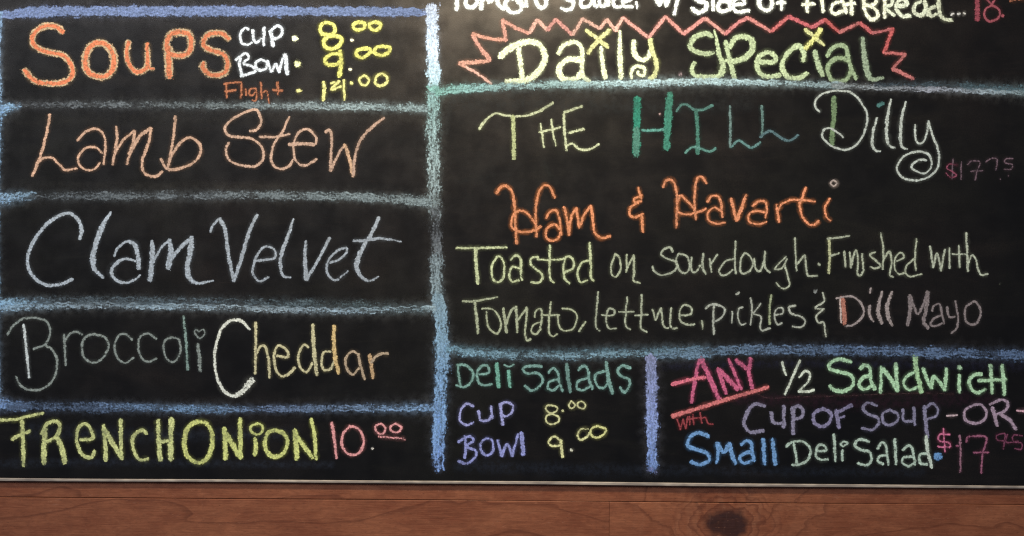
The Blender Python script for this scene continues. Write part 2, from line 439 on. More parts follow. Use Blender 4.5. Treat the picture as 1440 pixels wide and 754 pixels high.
STROKES = r"""
@ 0 0 4.5
= chalk_word|large orange and cream chalk word Soups|Soups|d0b080|48|in=e8844c,0.62 h=1
S: 400,206 365,175 310,163 250,180 208,228 214,282 262,318 330,335 400,352 445,400 460,460 435,505 375,528 310,528 240,520 190,488 155,440 w44
o: 600,274 560,310 540,380 552,448 600,480 660,485 710,444 722,380 702,315 655,275 600,272 w52
u: 815,262 802,330 815,400 850,448 900,452 932,415 932,330 930,272 w42 / 935,400 948,430 975,438 w26
p: 1065,300 1068,400 1072,490 w58 / 1130,202 1195,218 1210,280 1188,338 1130,352 1068,335 1055,280 1078,222 1135,202 w50
s: 1450,248 1408,215 1350,212 1300,235 1288,282 1320,312 1370,328 1420,350 1440,400 1428,452 1380,477 1322,468 1285,430 1290,395 w46
@ 300 0 4.5
= chalk_word|small white chalk word Cup beside Soups|Cup|fffff4|21|
C: 228,188 200,178 170,220 180,270 215,285 245,268
u: 252,190 254,245 275,270 305,242 / 322,172 318,290
P: 362,195 380,295 w25 / 360,198 400,165 436,182 430,222 395,245 372,240
dot: 503,246 528,244 w46 cfffac0
= chalk_word|small white chalk word Bowl beside Soups|Bowl|fffff4|21|
B: 175,365 165,410 182,480 / 140,382 200,338 225,368 190,402 245,420 262,455 215,470 172,484
o: 302,376 270,398 272,432 300,445 335,432 338,398 302,376
w: 342,385 366,458 | 395,402 | 416,458 | 440,368
l: 455,342 468,472 w27
dot: 524,408 546,402 w44 cfff8a8
= chalk_word|small orange chalk word Flight under Bowl|Flight|c87848|16|p.78
F: 65,532 120,524 178,520 / 82,535 85,622 / 72,580 145,570
l: 180,528 175,625
i: 205,565 208,605
g: 268,560 235,565 228,595 250,605 270,572 / 270,562 275,605 268,636 246,634 w13
h: 300,520 306,625 / 306,590 335,575 345,610 355,655 w12
t: 405,520 410,600 w20 / 375,570 440,575 w20
dot: 530,577 555,573 w34 ceee080
= chalk_price|yellow chalk price 8.00 beside Cup|8.00|f4ea62|25|h=1
8: 720,142 762,160 768,200 730,222 690,214 675,180 690,150 722,142 / 755,226 805,238 808,272 765,308 712,302 700,262 722,234 757,226 w28
dot: 870,255 886,253 w20 cfff0c0
0: 920,140 955,150 955,175 925,190 890,180 886,155 922,140
0: 1020,140 1055,150 1055,175 1020,190 990,175 990,150 1022,140
= chalk_price|yellow chalk price 9.00 beside Bowl|9.00|f2e862|25|h=1
9: 798,338 740,347 706,376 725,410 775,410 802,388 / 802,320 808,400 797,488 w28
dot: 858,441 874,439 w20 cfff0c0
0: 950,305 990,313 985,340 945,365 905,350 912,320 952,305
0: 1060,293 1115,303 1102,338 1052,350 1020,335 1030,305 1062,293
= chalk_price|yellow chalk price 14.00 beside Flight|14.00|ece27c|18|h=1
1: 697,518 702,575 695,636 w24
4: 742,530 770,520 / 798,512 748,566 812,548 w22 / 825,505 829,636 w19
dot: 870,520 880,534 w18
0: 955,474 982,502 968,538 938,534 925,500 957,474
0: 1065,464 1100,488 1092,528 1052,545 1023,520 1034,484 1067,464 w21
@ 0 140 4.5
= chalk_word|pale orange chalk word Lamb|Lamb|cca280|19|
L: 316,95 298,200 260,345 205,486 w22 / 235,405 280,370 330,370 375,410 412,446 490,436 w18
a: 490,260 540,207 600,185 650,213 668,290 655,415 w18 / 650,340 600,302 540,310 498,360 505,418 560,450 605,435 635,400 w17
m: 735,170 740,250 712,415 w21 / 725,345 780,258 852,198 w20 | 845,260 802,412 w22 / 815,350 880,240 955,180 w24 | 945,260 905,370 902,440 932,478 985,485 1030,455 w22
b: 1110,105 1102,200 1082,335 1062,430 w22 / 1060,432 1088,352 1150,265 1210,243 1262,282 1268,342 1230,395 1160,430 1085,445 1045,428 1018,375 w22
@ 300 140 4.5
= chalk_word|pale orange chalk word Stew|Stew|d2a988|20|
S: 230,200 275,190 302,150 295,100 265,64 200,82 120,125 75,175 90,222 150,238 230,245 290,282 318,340 300,400 245,425 150,410 95,375 80,320 97,270
t: 480,110 435,210 395,262 368,340 375,410 430,440 480,420 505,380 w19 / 290,235 380,238 440,228 485,218 w18
e: 478,285 560,280 642,286 w24 / 648,285 650,240 612,197 570,190 530,225 508,290 515,370 550,413 600,412 655,375 w18
w: 708,207 735,195 750,240 745,350 740,455 w21 | 790,350 830,285 | 860,370 885,485 w24 cdcae80 | 895,370 930,260 1000,180 1082,115 w22
@ 0 280 4.5
= chalk_word|grey white chalk word Clam|Clam|a2a9ab|20|
C: 505,255 516,190 490,125 435,90 370,108 290,165 215,265 175,370 190,460 250,525 320,547 400,535 460,505 w24
l: 702,82,14 650,170,32 610,270,36 588,370,36 600,445,32 655,498,20
a: 722,362,14 745,312,17 800,270,18 848,285,28 872,350,34 880,442,34 / 860,395,16 800,378,18 740,402,26 705,460,28 735,512,24 790,530,20 850,512,18 888,480,14
m: 962,262,16 965,340,34 950,518,34 / 968,400 1020,310 1075,255 | 1080,330,34 1064,442,34 / 1072,400,22 1130,320,24 1215,240,26 | 1205,330,38 1186,430,38 1200,500,32 1250,533,22 1350,515,12
@ 300 280 4.5
= chalk_word|grey white chalk word Velvet|Velvet|a4aaab|20|
V: -18,212 0,162 40,122 w18 | 75,200 95,350 130,520 w25 | 170,400 230,200 278,98 w24
e: 270,390 330,385 390,370 385,320 335,300 290,335 260,400 250,470 290,520 350,495 w18
l: 508,125,16 470,240,24 430,350,28 425,430,26 445,488,20 492,495,12
v: 585,265,16 580,380,28 588,512,28 | 650,410 737,245 w20
e: 735,405 790,385 835,350 840,310 790,325 740,370 715,430 735,490 780,512 852,455 w18
t: 1048,118,22 1000,220,24 950,300,32 908,400,36 915,460,26 960,510,18 1000,515,15 1048,490,10 / 885,265,20 960,262,22 1050,250,20 1130,258,16 1190,270,12
@ 0 430 4.5
= chalk_word|dim grey chalk word Broccoli with heart dot|Broccoli|7e867e|17|p.85
B: 150,120 165,260 185,458 w19 cb4b8b2 p1 / 45,185 90,120 150,82 220,77 290,97 318,160 290,240 210,275 / 280,245 340,290 362,360 345,450 290,515 210,535 135,510 100,448 w19
r: 405,180 410,270 415,380 w19 / 410,230 440,180 490,165 522,185
o: 600,180 540,200 518,260 535,330 585,360 640,340 685,270 670,205 600,180 w19
c: 840,220 800,182 750,190 725,260 745,330 790,363 848,328
c: 992,212 940,178 890,195 875,260 895,330 940,355 992,332
o: 1090,200 1045,220 1035,280 1060,340 1100,355 1140,300 1135,220 1090,200
l: 1160,65 1175,200 1188,408 w20 c7d9488
i: 1250,240 1262,330 1265,415 w24 / 1260,165 1240,153 1233,175 1265,205 1297,175 1286,150 1260,165 w12
@ 300 430 4.5
= chalk_word|cream and yellow chalk word Cheddar|Cheddar|bcb284|20|
C: 232,152,12 180,100,22 120,92,24 60,135,22 25,220,18 8,320,17 20,440,18 60,530,24 120,570,24 180,545,36 250,462,44 cc4c2b0
h: 268,105 268,250 265,432 w21 / 275,300 300,255 330,265 350,350 356,458 w19
e: 400,315 470,325 460,275 410,255 385,310 395,400 430,445 480,430 517,388 w20
d: 605,262 570,250 540,310 545,380 590,420 628,360 w19 / 630,118 635,260 655,440 w25
d: 745,290 700,295 685,350 700,405 740,400 765,350 w18 / 765,125 762,230 775,350 795,428 w26 cc6a868
a: 925,310 880,290 840,330 845,400 885,435 922,392 w18 cb09878 / 915,310 935,390 958,466 w22 cb09878
r: 990,310 1000,380 1010,460 w24 cbb9868 / 1000,360 1040,312 1108,300 w22 cb09878
@ 0 560 4.5
= chalk_word|thick yellow chalk word French in capitals|French|c8ca80|28|h=.7
F: -40,142 60,137 100,135 190,112 275,95 w22 / 140,140 146,280 150,430 w27 / 75,262 130,232 195,208 w25
R: 288,190 278,320 280,415 w34 / 262,228 290,172 340,145 377,165 370,220 330,262 290,277 w24 / 358,240 390,310 412,410 w34
e: 505,262 560,262 590,247 570,190 535,162 500,185 485,240 495,310 530,365 575,375 602,335 w23
n: 655,168 665,280 670,395 w28 / 662,198 710,280 775,388 w32 / 765,135 765,250 768,375 w27
c: 930,225 900,205 860,222 838,270 850,340 880,385 942,388 w25
h: 1000,140 1004,260 1015,398 w31 / 1087,130 1080,260 1080,392 w36 / 1000,275 1080,270 w26
= chalk_word|thick yellow chalk word Onion in capitals|Onion|cdcf72|28|h=.7
O: 1260,145 1195,180 1167,260 1178,350 1232,403 1298,395 1337,320 1342,230 1312,165 1255,145 w31
@ 300 560 4.5
n: 68,190 75,270 78,385 w32 / 80,220 120,290 170,378 w32 / 170,130 170,240 175,382 w30
i: 262,252 270,300 262,362 w26 / 275,160 310,175 310,210 275,230 240,212 240,178 277,160 w20
o: 395,200 345,222 327,280 342,345 390,372 440,350 468,290 452,230 393,200 w28
n: 515,200 522,280 530,385 w34 / 520,225 570,300 630,378 w32 / 618,132 640,230 650,388 w26
= chalk_price|pink chalk price 10.00 at the end of the bottom left row|10.00|cf8d88|20|
1: 750,152 765,260 780,380 w22
0: 860,178 820,230 815,300 850,350 910,355 952,290 935,215 890,180 858,178 w20
dot: 1001,316 1010,320 w18 cc0b8a8
0: 1060,160 1090,190 1070,225 1035,215 1025,180 1062,160 w15
0: 1155,160 1190,185 1170,215 1130,210 1120,180 1157,160 w15
underline: 1045,242 1215,258 w17 p.6
@ 600 0 4.5
= chalk_word|cream chalk word Tomato cut off at the top of the photo|Tomato|fffae0|30|h=1
T: 195,-55 190,68 / 130,-48 270,-58
o: 280,-38 312,-18 318,20 282,50 252,32 248,-8 282,-38
m: 345,62 352,-32 / 350,10 378,-30 398,20 / 405,10 435,-30 455,30 490,62
a: 560,-12 515,-5 498,32 530,76 585,74 600,35 568,0 / 598,-20 602,30 610,50 w26
t: 632,-60 628,42 / 590,-18 680,-20 w26
o: 725,-25 755,0 750,40 715,48 695,20 695,-10 727,-25
= chalk_word|cream chalk word Sauce cut off at the top of the photo|Sauce|fffae0|28|h=1
S: 945,-60 885,-50 862,-20 900,0 930,15 920,50 880,65 850,48
a: 1010,-25 975,8 985,42 1028,38 1048,0 w28 / 1050,-30 1062,28 1085,42 w28
u: 1092,-30 1097,28 1130,36 1145,-30 1152,38 w28
c: 1212,-20 1182,0 1190,42 1232,42 w28
e: 1238,10 1290,0 1270,-30 1242,-10 1248,38 1305,44 w26
comma: 1328,12 1332,55 w20
@ 860 0 4.5
= chalk_word|cream chalk w with slash beside Sauce|w/|fffae0|27|h=1
w: 265,-40 300,35 | 330,-20 | 350,40 | 375,-50
slash: 432,-60 395,98 w26
= chalk_word|cream chalk word Side at the top|Side|fffade|28|h=1
S: 600,-50 545,-50 520,-20 560,10 600,22 592,60 545,80 505,52 w30
i: 640,0 645,68 w25 / 640,-45 642,-38 w28
d: 740,10 692,10 672,48 700,75 745,60 / 745,-60 750,65
e: 772,30 838,25 822,-10 782,0 770,50 800,76 872,66 w24
= chalk_word|cream chalk word of at the top|of|fffade|30|h=1
o: 970,-45 1010,-10 1015,36 985,66 945,48 935,0 972,-45
f: 1112,-40 1080,-42 1075,66 w24 / 1045,20 1102,15 w24
= chalk_word|pale yellow chalk word Flatbread at the top|Flatbread|efeac4|24|h=1
F: 1235,-60 1240,80 / 1205,30 1285,25 / 1235,-50 1300,-55
l: 1322,-60 1340,78
@ 1120 0 4.5
a: 290,8 238,25 218,68 250,88 300,68 / 285,-15 300,30 318,85 w24
t: 345,-50 350,95 / 300,32 372,20 w24
b: 425,-30 430,60 470,122 515,105 492,52 432,30 / 430,-20 500,-20 500,20 450,38 w24
r: 560,-20 558,115 w24 / 562,-10 602,-10 600,30 562,50 622,100 w23 cdcdcb8
e: 640,40 698,30 680,-5 642,10 632,60 670,102 722,98 w28 cdcdcb8
a: 790,10 752,30 745,78 790,98 822,60 w26 cd2d2ae / 812,10 832,100 w26 cd2d2ae
d: 880,42 842,60 850,102 890,88 w24 cc8c8a4 / 898,-50 905,80 940,122 988,128 w28 cc8c8a4
dots: 975,98 995,86 w17 cd8d0c0 / 1020,90 1034,88 w17 cd8d0c0 / 1054,82 1068,88 w15 cc8c0b0
= chalk_price|red chalk price 18 at the top right corner|18.|a04c54|17|
1: 1145,-40 1145,128 w36 c9a444e
8: 1228,-55 1262,-20 1235,30 w15 / 1228,-55 1195,-20 1235,30 w15 / 1235,35 1282,60 1280,110 1225,136 1188,102 1200,55 1237,35
dot: 1302,100 1308,98 w24
underline: 1350,2 1450,-6 w22 ca06040 p.6
@ 600 0 4.5
= chalk_burst|jagged orange to red chalk burst around Daily Special|burst|f4b898|25|h=1.1
burst: 410,532 330,472 240,420 w21 | 210,400 300,395 400,385 w26 cf0ac88 | 385,360 330,290 288,215 w28 cf0a888 | 400,245 502,255 w24 cf0a884 | 478,128 w28 cf0a888 | 570,180 650,210 w26 cf0a888 | 700,125 w26 | 765,192 w26 | 815,122 w26 ceaa088 | 925,222 w26 ceaa088 | 985,120 w24 cf0b898 | 1095,182 w24 cf0b898 | 1140,122 w24 | 1195,195 w24 | 1240,112 w24 cffc0a0 | 1405,240 w25 cf4aa90
@ 860 0 4.5
burst: 235,240 340,105 w24 cf4a890 | 455,215 w25 cf0a088 | 590,115 w25 cf09c88 | 720,215 w25 ceaa088 | 800,145 860,112 w25 ce88c80 | 1010,200 w25 ce48c7c | 1120,105 w26 cdc7068 | 1270,175 w25 cd86868 | 1350,125 w25 cd86c6c | 1440,205 w25 ccc5c54
@ 1120 0 4.5
burst: 270,205 400,145 w23 cc87068 | 480,210 w26 cc8605c | 610,182 w22 cc06864 | 552,335 w26 cc85a54 | 690,342 w22 cc46860 | 608,435 w22 cb86860 | 742,500 w24 cc47068
@ 600 0 4.5
= chalk_word|large pale yellow chalk word Daily with crossed dot|Daily|faf8bc|36|h=1.1
D: 462,363 520,310 600,272 680,268 730,303 748,370 718,440 650,498 570,514 500,520 w42 / 580,305 594,400 605,500 w37
a: 832,342 868,288 930,267 975,292 985,360 985,470 1030,518 w30 / 975,382 905,375 852,408 838,458 868,500 940,500 978,465 w40
i: 1103,300 1113,400 1130,498 w30 / 1005,190 1080,245 1150,302 w27 cf0e890 / 1160,190 1090,252 1018,338 w31 cf0e890
l: 1222,195,18 1222,300,32 1230,500,36
@ 860 0 4.5
y: 140,258 145,340 190,382 230,362 248,320 w34 / 245,245 256,320 284,400 272,475 235,500 w34 ce8e490 / 128,498 125,450 160,420 205,432 202,478 168,470 170,450 w24
smear: 428,470 442,472 w30 cc8a8a0 p.6
= chalk_word|large pale green chalk word Special with crossed dot|Special|ccd89c|34|h=1.1
S: 640,235 600,212 530,235 497,290 540,330 610,342 650,330 w34 / 650,188,10 664,250,18 680,340,30 705,420,42 680,478,42 600,492,36 530,480,32 508,440,30 530,395,28
p: 722,262 745,370 780,500 w33 / 748,300 780,245 840,232 890,262 888,320 850,362 780,388 725,385 w38
e: 940,395 1030,390 1030,352 985,332 932,362 920,420 950,475 1010,485 1068,475 w33
c: 1212,390 1216,330 1185,292 1130,322 1087,380 1082,440 1120,490 1190,492 1242,465 w34
i: 1285,322 1302,390 1335,480 w34 cb8c894 / 1225,185 1345,288 w24 cd8d488 / 1325,185 1285,240 1225,310 w34 ce0da78
@ 1120 0 4.5
a: 195,358 220,312 270,287 310,297 325,350 345,430 378,500 w29 ca8bc88 / 340,392 280,367 217,392 197,440 217,498 262,515 320,500 347,450 w30 ca0b480
l: 418,238,30 425,320,34 440,420,40 470,500,30 552,493,20 c9cac88
@ 640 110 4.5
= chalk_word|thin yellow green chalk word The|The|d8d8a0|18|
T: 152,325,24 182,280,22 250,225,14 330,238,16 430,240,18 520,215,22 622,155,16 / 366,240 370,370 372,512 w28 cc8cc84
H: 540,285 550,350 562,440 w15 / 608,260 620,350 638,430 w15 / 530,342 600,328 668,310 w16
E: 688,220 692,330 705,460 w20 / 690,215 740,200 807,176 w18 / 715,348 760,335 820,322 w20 p.8 / 700,432 740,415 790,450 850,450 912,418 w18
@ 860 110 4.5
= chalk_word|bold green chalk word Hill|Hill|68a08c|19|h=.8
H: 163,125 160,300 155,485 w50 c32a07c / 158,320 155,490 w46 c5c9c80 / 370,95 355,300 348,450 w50 c489c7c / 190,330 260,331 330,325 w21 c68b098
i: 410,212 440,170 480,170 530,202 590,195 642,170 w19 / 535,205 545,330 545,478 w27 c508c74 / 465,475 510,437 560,445 620,465 660,443 w18
l: 748,175 752,300 750,440 w19 c789488 / 755,440 800,394 840,415 890,440 942,403 w19 c68948a
l: 950,175 955,280 952,370 w19 c68887c / 940,375 980,342 1020,340 1070,378 1130,395 1183,358 w20 c5e7c7c
smear: 302,230 312,226 w20 ccfa898
@ 1120 110 4.5
= chalk_word|grey white chalk word Dilly with spiral tail|Dilly|b4b8a8|16|
D: 238,118 238,230 228,330 225,425 w34 c748c5e / 148,215 118,180 130,125 190,90 270,80 350,95 410,155 448,240 430,340 390,410 330,450 260,445 195,410 163,365 175,325 220,320 260,345 298,375 w16
i: 510,250,14 485,340,22 480,420,22 500,458,18 532,462,12 / 515,176 550,156 w30 c4e8078
l: 598,132,14 575,250,24 570,370,26 590,430,20 628,442,14
l: 692,148,14 665,260,24 658,370,26 665,430,20 705,450,14
y: 752,295 750,350 765,410 800,405 825,350 832,285 w15 / 835,270 860,360 895,450 900,540 870,600 800,640 720,645 660,620 635,570 665,510 720,475 790,465 840,490 855,550 820,600 770,595 728,565 750,530 800,515 822,522 w16
= chalk_price|faint dark pink chalk price 17.75 beside Dilly|$17.75|705860|12|p.66
$: 990,508 985,640 / 1022,550 970,545 950,570 985,590 1010,615 975,628 945,600 c8c4458
1: 1042,530 1042,642
7: 1080,548 1110,525 1160,530 1142,590 1130,645 / 1102,590 1185,585
7: 1195,532 1225,512 1270,515 1260,582
5: 1370,510 1325,510 1320,535 1365,548 1355,578 1315,575
dots: 1288,640 1294,640 w13 / 1338,616 1344,616 w12 p.6
@ 640 230 4.5
= chalk_word|orange chalk word Ham in script|Ham|e08c50|19|h=1.6
H: 260,190 290,150 330,145 365,195 378,300 382,400 390,510 w21 / 632,217 600,152 560,140 525,200 510,300 515,465 w18 / 545,398 480,430 400,430 357,395 367,330 410,298 460,320 510,385 w18
a: 575,350 600,305 640,300 660,350 674,455 w17 / 665,420 625,385 580,415 575,465 610,490 650,475 668,430 w18
m: 690,275 705,340 720,455 w19 | 735,340 768,280 | 785,410 | 820,320 860,268 | 870,340 882,430 920,470 985,460 w20
= chalk_word|orange chalk ampersand between Ham and Havarti|&|e08c50|18|h=1.6
&: 1160,150 1168,190 1180,225 w15 / 1182,200 1135,225 1140,245 1182,238 / 1160,245 1110,280 1105,325 1140,340 1190,318 / 1180,330 1188,435 w21
@ 900 230 4.5
= chalk_word|orange chalk word Havarti in script|Havarti|dc8a54|19|h=1.6
H: 145,150 165,110 200,105 225,150 235,250 230,410 / 422,127 395,90 365,90 350,140 345,250 352,355 / 240,235 260,205 300,240 348,292 w17 / 235,220 240,300 290,322 360,310 420,285 w17
a: 425,245 450,210 495,210 515,260 520,342 w17 / 515,300 470,280 430,310 435,360 480,380 540,375 w15
v: 576,222 610,365 w21 | 640,290 672,197 w23
a: 710,272 750,240 795,245 802,290 795,345 w17 / 790,310 740,300 690,320 690,365 740,385 802,370 w16
r: 862,258 870,310 880,372 w19 / 870,300 900,255 945,235 w15
t: 1050,150 1025,220 1010,270 1030,340 1070,385 1110,385 1132,362 w18 / 945,228 1030,232 1110,240 w17
i: 1202,222 1170,280 1180,340 1207,362 w16 / 1225,105 1245,125 1225,145 1205,125 1226,105 w13 cb4a090
@ 640 230 4.5
= chalk_word|pale yellow chalk word Toasted|Toasted|c2c690|17|h=.8
T: 5,535 160,535 328,530 w17 / 130,545 133,640 145,760 w25
o: 270,585 235,640 235,720 270,752 305,720 310,640 290,595 268,585
a: 350,612 385,580 415,610 417,700 425,740 w18 / 412,665 362,655 342,700 360,748 405,738 w17
s: 527,590 485,600 480,640 530,682 555,720 530,752 480,752
t: 600,515 598,620 600,720 628,755 w17 / 520,607 620,610 700,602 w14
e: 690,690 745,662 745,605 705,590 687,640 690,720 725,760 w17
d: 850,612 800,630 775,690 790,750 840,738 w16 / 850,500 858,620 860,720 880,745 w20
= chalk_word|pale chalk word on beside Toasted|on|b0b48e|15|
o: 1015,570 990,640 990,700 1020,715 1047,670 1040,600 1013,570
n: 1085,575 1085,690 / 1090,660 1130,580 w15 | 1132,680 1130,740 1172,758 w17
@ 900 230 4.5
= chalk_word|pale chalk word sourdough|sourdough|a8ac90|15|
s: 207,562 190,530 150,545 135,580 180,605 225,622 232,660 190,695 130,705 90,680 80,650 w16
o: 245,570 292,585 315,640 295,692 255,682 230,620 242,572
u: 325,592 325,670 350,688 385,640 / 402,568 395,650 417,700 w17
r: 440,600 452,690 / 445,640 490,575 w13
d: 600,602 540,620 500,680 530,710 590,672 w14 / 605,490 600,600 605,700 w14
o: 660,565 635,620 640,690 680,690 715,640 690,580 658,565 w15
u: 720,600 735,670 760,680 785,620 / 790,555 790,650 823,690 w17
g: 925,588 865,648 850,670 900,660 930,602 w12 / 915,640 935,715 945,770 905,793 860,755 w13
h: 980,470 985,580 990,682 w13 / 990,640 1042,580 | 1050,640 1062,708 1125,710 w15
dot: 1128,642 1138,638 w26
@ 1120 310 4.5
= chalk_word|pale chalk word Finished|Finished|a4a88c|14|
F: 205,110 210,220 205,335 w21 cb0b080 / 195,115 260,110 338,98 w14 / 215,225 272,208 w14
i: 303,195 310,300 w17
n: 338,200 345,302 w15 / 345,285 375,190 390,260 385,330 405,350 428,310 w16
i: 415,210 422,308 w15
s: 500,200 465,220 510,260 530,290 490,305 465,292
h: 533,78 550,190 545,312 w15 / 555,240 590,198 602,270 590,345 615,358 w15
e: 630,258 680,235 662,205 628,230 620,300 650,340 690,330 w13
d: 755,238 702,280 690,330 720,355 795,340 w14 / 760,115 750,230 755,320 w14
= chalk_word|pale chalk word with at the end of the sourdough line|with|a4a890|15|
w: 845,162 865,300 w17 | 890,210 915,320 | 938,183
i: 968,175 970,305 w15
t: 1028,155 1032,300 w15 / 985,215 1072,215 w13
h: 1073,78 1080,200 1085,325 w17 / 1090,270 1110,220 1135,250 1162,340 1212,338 w15
smear: 1285,402 1288,404 w9 p.6
@ 620 390 4.5
= chalk_word|pale chalk word Tomato with comma|Tomato,|aaae88|15|
T: 135,152 210,152 280,140 362,126 w16 / 213,155 225,250 235,355 w22
o: 258,200 320,200 365,245 380,310 355,355 310,330 290,270 290,212 w15
m: 395,195 405,270 415,350 w20 / 412,300 440,220 475,185 w18 | 480,260 483,350 w19 / 488,270 545,190 | 540,270 532,350 545,400 568,388 w17
a: 595,255 600,215 630,200 640,250 628,325 w14 / 632,280 590,300 570,340 600,360 635,325 w14
t: 697,155 685,260 685,350 710,375 737,355 w15 / 645,240 752,240 w14
o: 740,240 745,300 780,340 840,320 862,250 835,210 765,195 w13
comma: 915,280 873,345 w17
= chalk_word|pale chalk word lettuce|lettuce,|a6aa8c|14|
l: 995,92 985,210 980,310 1008,340
e: 1015,240 1090,240 1097,210 1062,200 1045,260 1060,320 1112,325
t: 1180,125 1170,230 1170,310 1200,330 w15 / 1125,220 1222,218 w13
t: 1272,108 1268,240 1265,320 1305,345 w15 / 1225,242 1312,236 w13
@ 900 390 4.5
u: 78,202 98,272 | 133,193 | 145,290 160,320 182,320 w14
c: 198,193 190,290 205,325 237,320 w14
e: 255,240 320,235 322,192 280,175 250,220 260,280 300,300 347,298 w15
comma: 392,275 397,332 w14
= chalk_word|pale grey chalk word pickles|pickles|a4a694|14|
p: 468,180 463,270 468,362 w17 / 415,200 435,180 480,172 535,200 520,250 472,282 w16
i: 583,215 582,292 w12 / 608,108 628,98 w18
c: 652,190 625,200 620,260 640,300 672,290 w13
k: 700,130 708,200 700,302 / 765,165 715,232 w12 | 765,250 760,310 775,338 825,320 w14
l: 830,112 820,200 820,300 w17 c98a078
e: 850,240 900,230 902,195 865,200 850,250 870,297 900,290 w13
s: 985,180 940,190 960,230 1020,250 1045,280 1020,316 962,310 w15
= chalk_word|pale chalk ampersand before Dill with round dot|&|a8aa94|14|
&: 1155,95 1165,150 1108,195 1168,200 w13 / 1162,205 1115,245 1130,287 1163,290 1175,378 w14 / 1105,89 1116,87 w30 c80827c p.8
@ 1120 310 4.5
= chalk_word|grey chalk word Dill with orange stem|Dill|988a84|20|
D: 288,485 300,570 305,655 w32 cb0705a / 275,490 283,650 w13 cb8a498 / 250,495 320,480 380,495 425,560 410,620 350,665 305,668 w16
i: 465,540,22 460,590,22 487,642,16 / 472,425 465,460 w15
l: 542,450,18 520,540,26 520,600,28 543,652,20
l: 605,452,18 575,540,26 580,610,28 607,668,20
= chalk_word|dim grey pink chalk word Mayo|Mayo|7e7270|18|
M: 718,475 718,580 703,665 w27 / 722,480 770,590 832,450 w19 | 820,560 805,640 832,682 w27
a: 858,575 870,540 905,530 920,590 935,658 w16 / 920,600 870,620 850,658 880,670 922,650 w16
y: 953,545 965,610 1005,608 w16 / 1005,510 1022,610 1015,680 980,716 w16
o: 1115,515 1070,555 1070,630 1105,660 1150,640 1165,570 1140,520 1113,515 w17
@ 620 500 4.5
= chalk_word|grey green chalk word Deli above Cup and Bowl|Deli|78a090|19|h=.8
D: 108,55 112,120 125,190 w18 / 100,60 150,60 200,100 195,160 150,200 95,188
e: 230,120 302,110 297,70 260,65 230,110 240,170 280,190 327,180 w19
l: 353,50 365,202 w26 c6ca890
i: 428,95 435,202 w25 c6ca890 / 400,58 430,72 462,55 w14
= chalk_word|grey green chalk word Salads|Salads|78a092|20|h=.8
S: 640,70 570,65 520,82 540,112 610,112 645,150 620,200 570,222 530,190 w20
a: 680,112 710,80 740,110 750,170 770,228 w20 / 740,150 690,165 675,205 710,220 748,190 w19
l: 797,50 805,150 820,232 w25 c688c80
a: 870,92 905,65 930,90 940,160 962,212 w22 / 930,140 870,165 860,205 900,220 942,195 w20
d: 1035,100 980,120 985,185 1030,205 1062,168 w19 / 1045,40 1060,150 1087,242 w26
s: 1200,82 1150,65 1120,95 1140,130 1190,152 1190,200 1160,232 1132,200 w22
= chalk_word|lilac chalk word Cup under Deli Salads|Cup|9898be|19|
C: 207,322 160,305 125,350 120,410 160,440 208,423 w18
u: 238,350 250,405 300,410 318,375 / 318,320 325,402 w20
p: 375,310 392,440 w23 / 372,312 415,295 457,320 442,368 402,385 375,355 w19
= chalk_price|small yellow chalk price 8.00 under Deli Salads|8.00|c0bc84|14|
8: 695,315 735,328 732,352 695,364 665,345 670,320 697,315 / 705,368 745,390 740,423 700,435 665,415 670,382 707,368
dot: 765,348 776,354 w17
0: 825,288 850,313 827,335 808,315 826,288 w12
0: 890,290 915,310 905,335 870,325 865,300 892,290 w12
= chalk_word|lilac chalk word Bowl under Deli Salads|Bowl|9094c2|20|
B: 150,510 157,580 150,650 / 108,547 180,512 205,540 160,578 220,602 213,650 160,683 108,668
o: 290,520 250,560 260,610 295,633 330,600 325,540 288,520 w18
w: 360,535 385,638 w20 | 420,560 450,638 | 490,495 w19
l: 510,488 522,630 w28
= chalk_price|small yellow chalk price 9.00 under Deli Salads|9.00|c4c084|17|
9: 765,545 720,513 680,545 700,570 762,572 / 758,540 770,645 w22
dot: 824,592 830,606 w19 cd0ccb0
0: 932,468 890,465 865,500 880,532 920,520 942,488 p.7
0: 995,445 1040,468 1027,503 985,520 950,500 955,462 997,445 w18 cdcd888
@ 920 500 4.5
= chalk_word|bright pink red chalk word Any underlined|Any|c2587a|26|h=1.4
A: 290,5 265,120 235,300 w24 / 292,10 350,140 410,280 w34 / 112,182 220,155 322,138 w26 cd06878
N: 400,78 455,242 w24 / 405,90 470,150 530,215 w32 / 470,20 520,140 552,215 w22
Y: 515,25 585,85 w27 / 610,18 600,110 622,210 w27
underline: 112,385 300,327 500,265 640,225 722,200 w27 cc86c68 / 640,235 690,262 750,270 900,262 1200,255 w6 c503838 p.5 / 1200,255 1440,245 1700,238 1900,245 w6 c483434 p.5
= chalk_word|tiny dark red chalk word with under Any|with|983c40|12|p.85
w: 145,402 165,470 | 182,402 | 200,465 | 212,385
i: 222,385 226,440
t: 245,372 250,440 / 205,405 300,392
h: 290,360 300,430 / 300,402 325,392 340,430 372,435
= chalk_word|cream chalk fraction one half|1/2|bcc0aa|19|
1: 810,38 820,90 836,125
slash: 922,30 870,150 825,250
2: 915,140 955,100 987,120 970,170 915,225 w18 | 960,230 1012,218 w22
@ 1120 500 4.5
= chalk_word|pale green chalk word Sandwich|Sandwich|9cbc94|24|h=.9
S: 345,42 280,25 215,45 212,85 280,105 350,130 355,190 300,225 240,220 210,190 w25
a: 400,85 430,62 465,80 470,150 495,215 w25 / 470,130 420,140 397,188 430,215 480,190 w24
n: 535,70 535,150 530,240 w22 / 540,80 590,140 642,228 w30 / 628,48 632,130 642,225 w26
d: 745,108 700,130 677,180 710,215 762,205 w22 / 750,-5 760,100 792,235 w34 c98b888
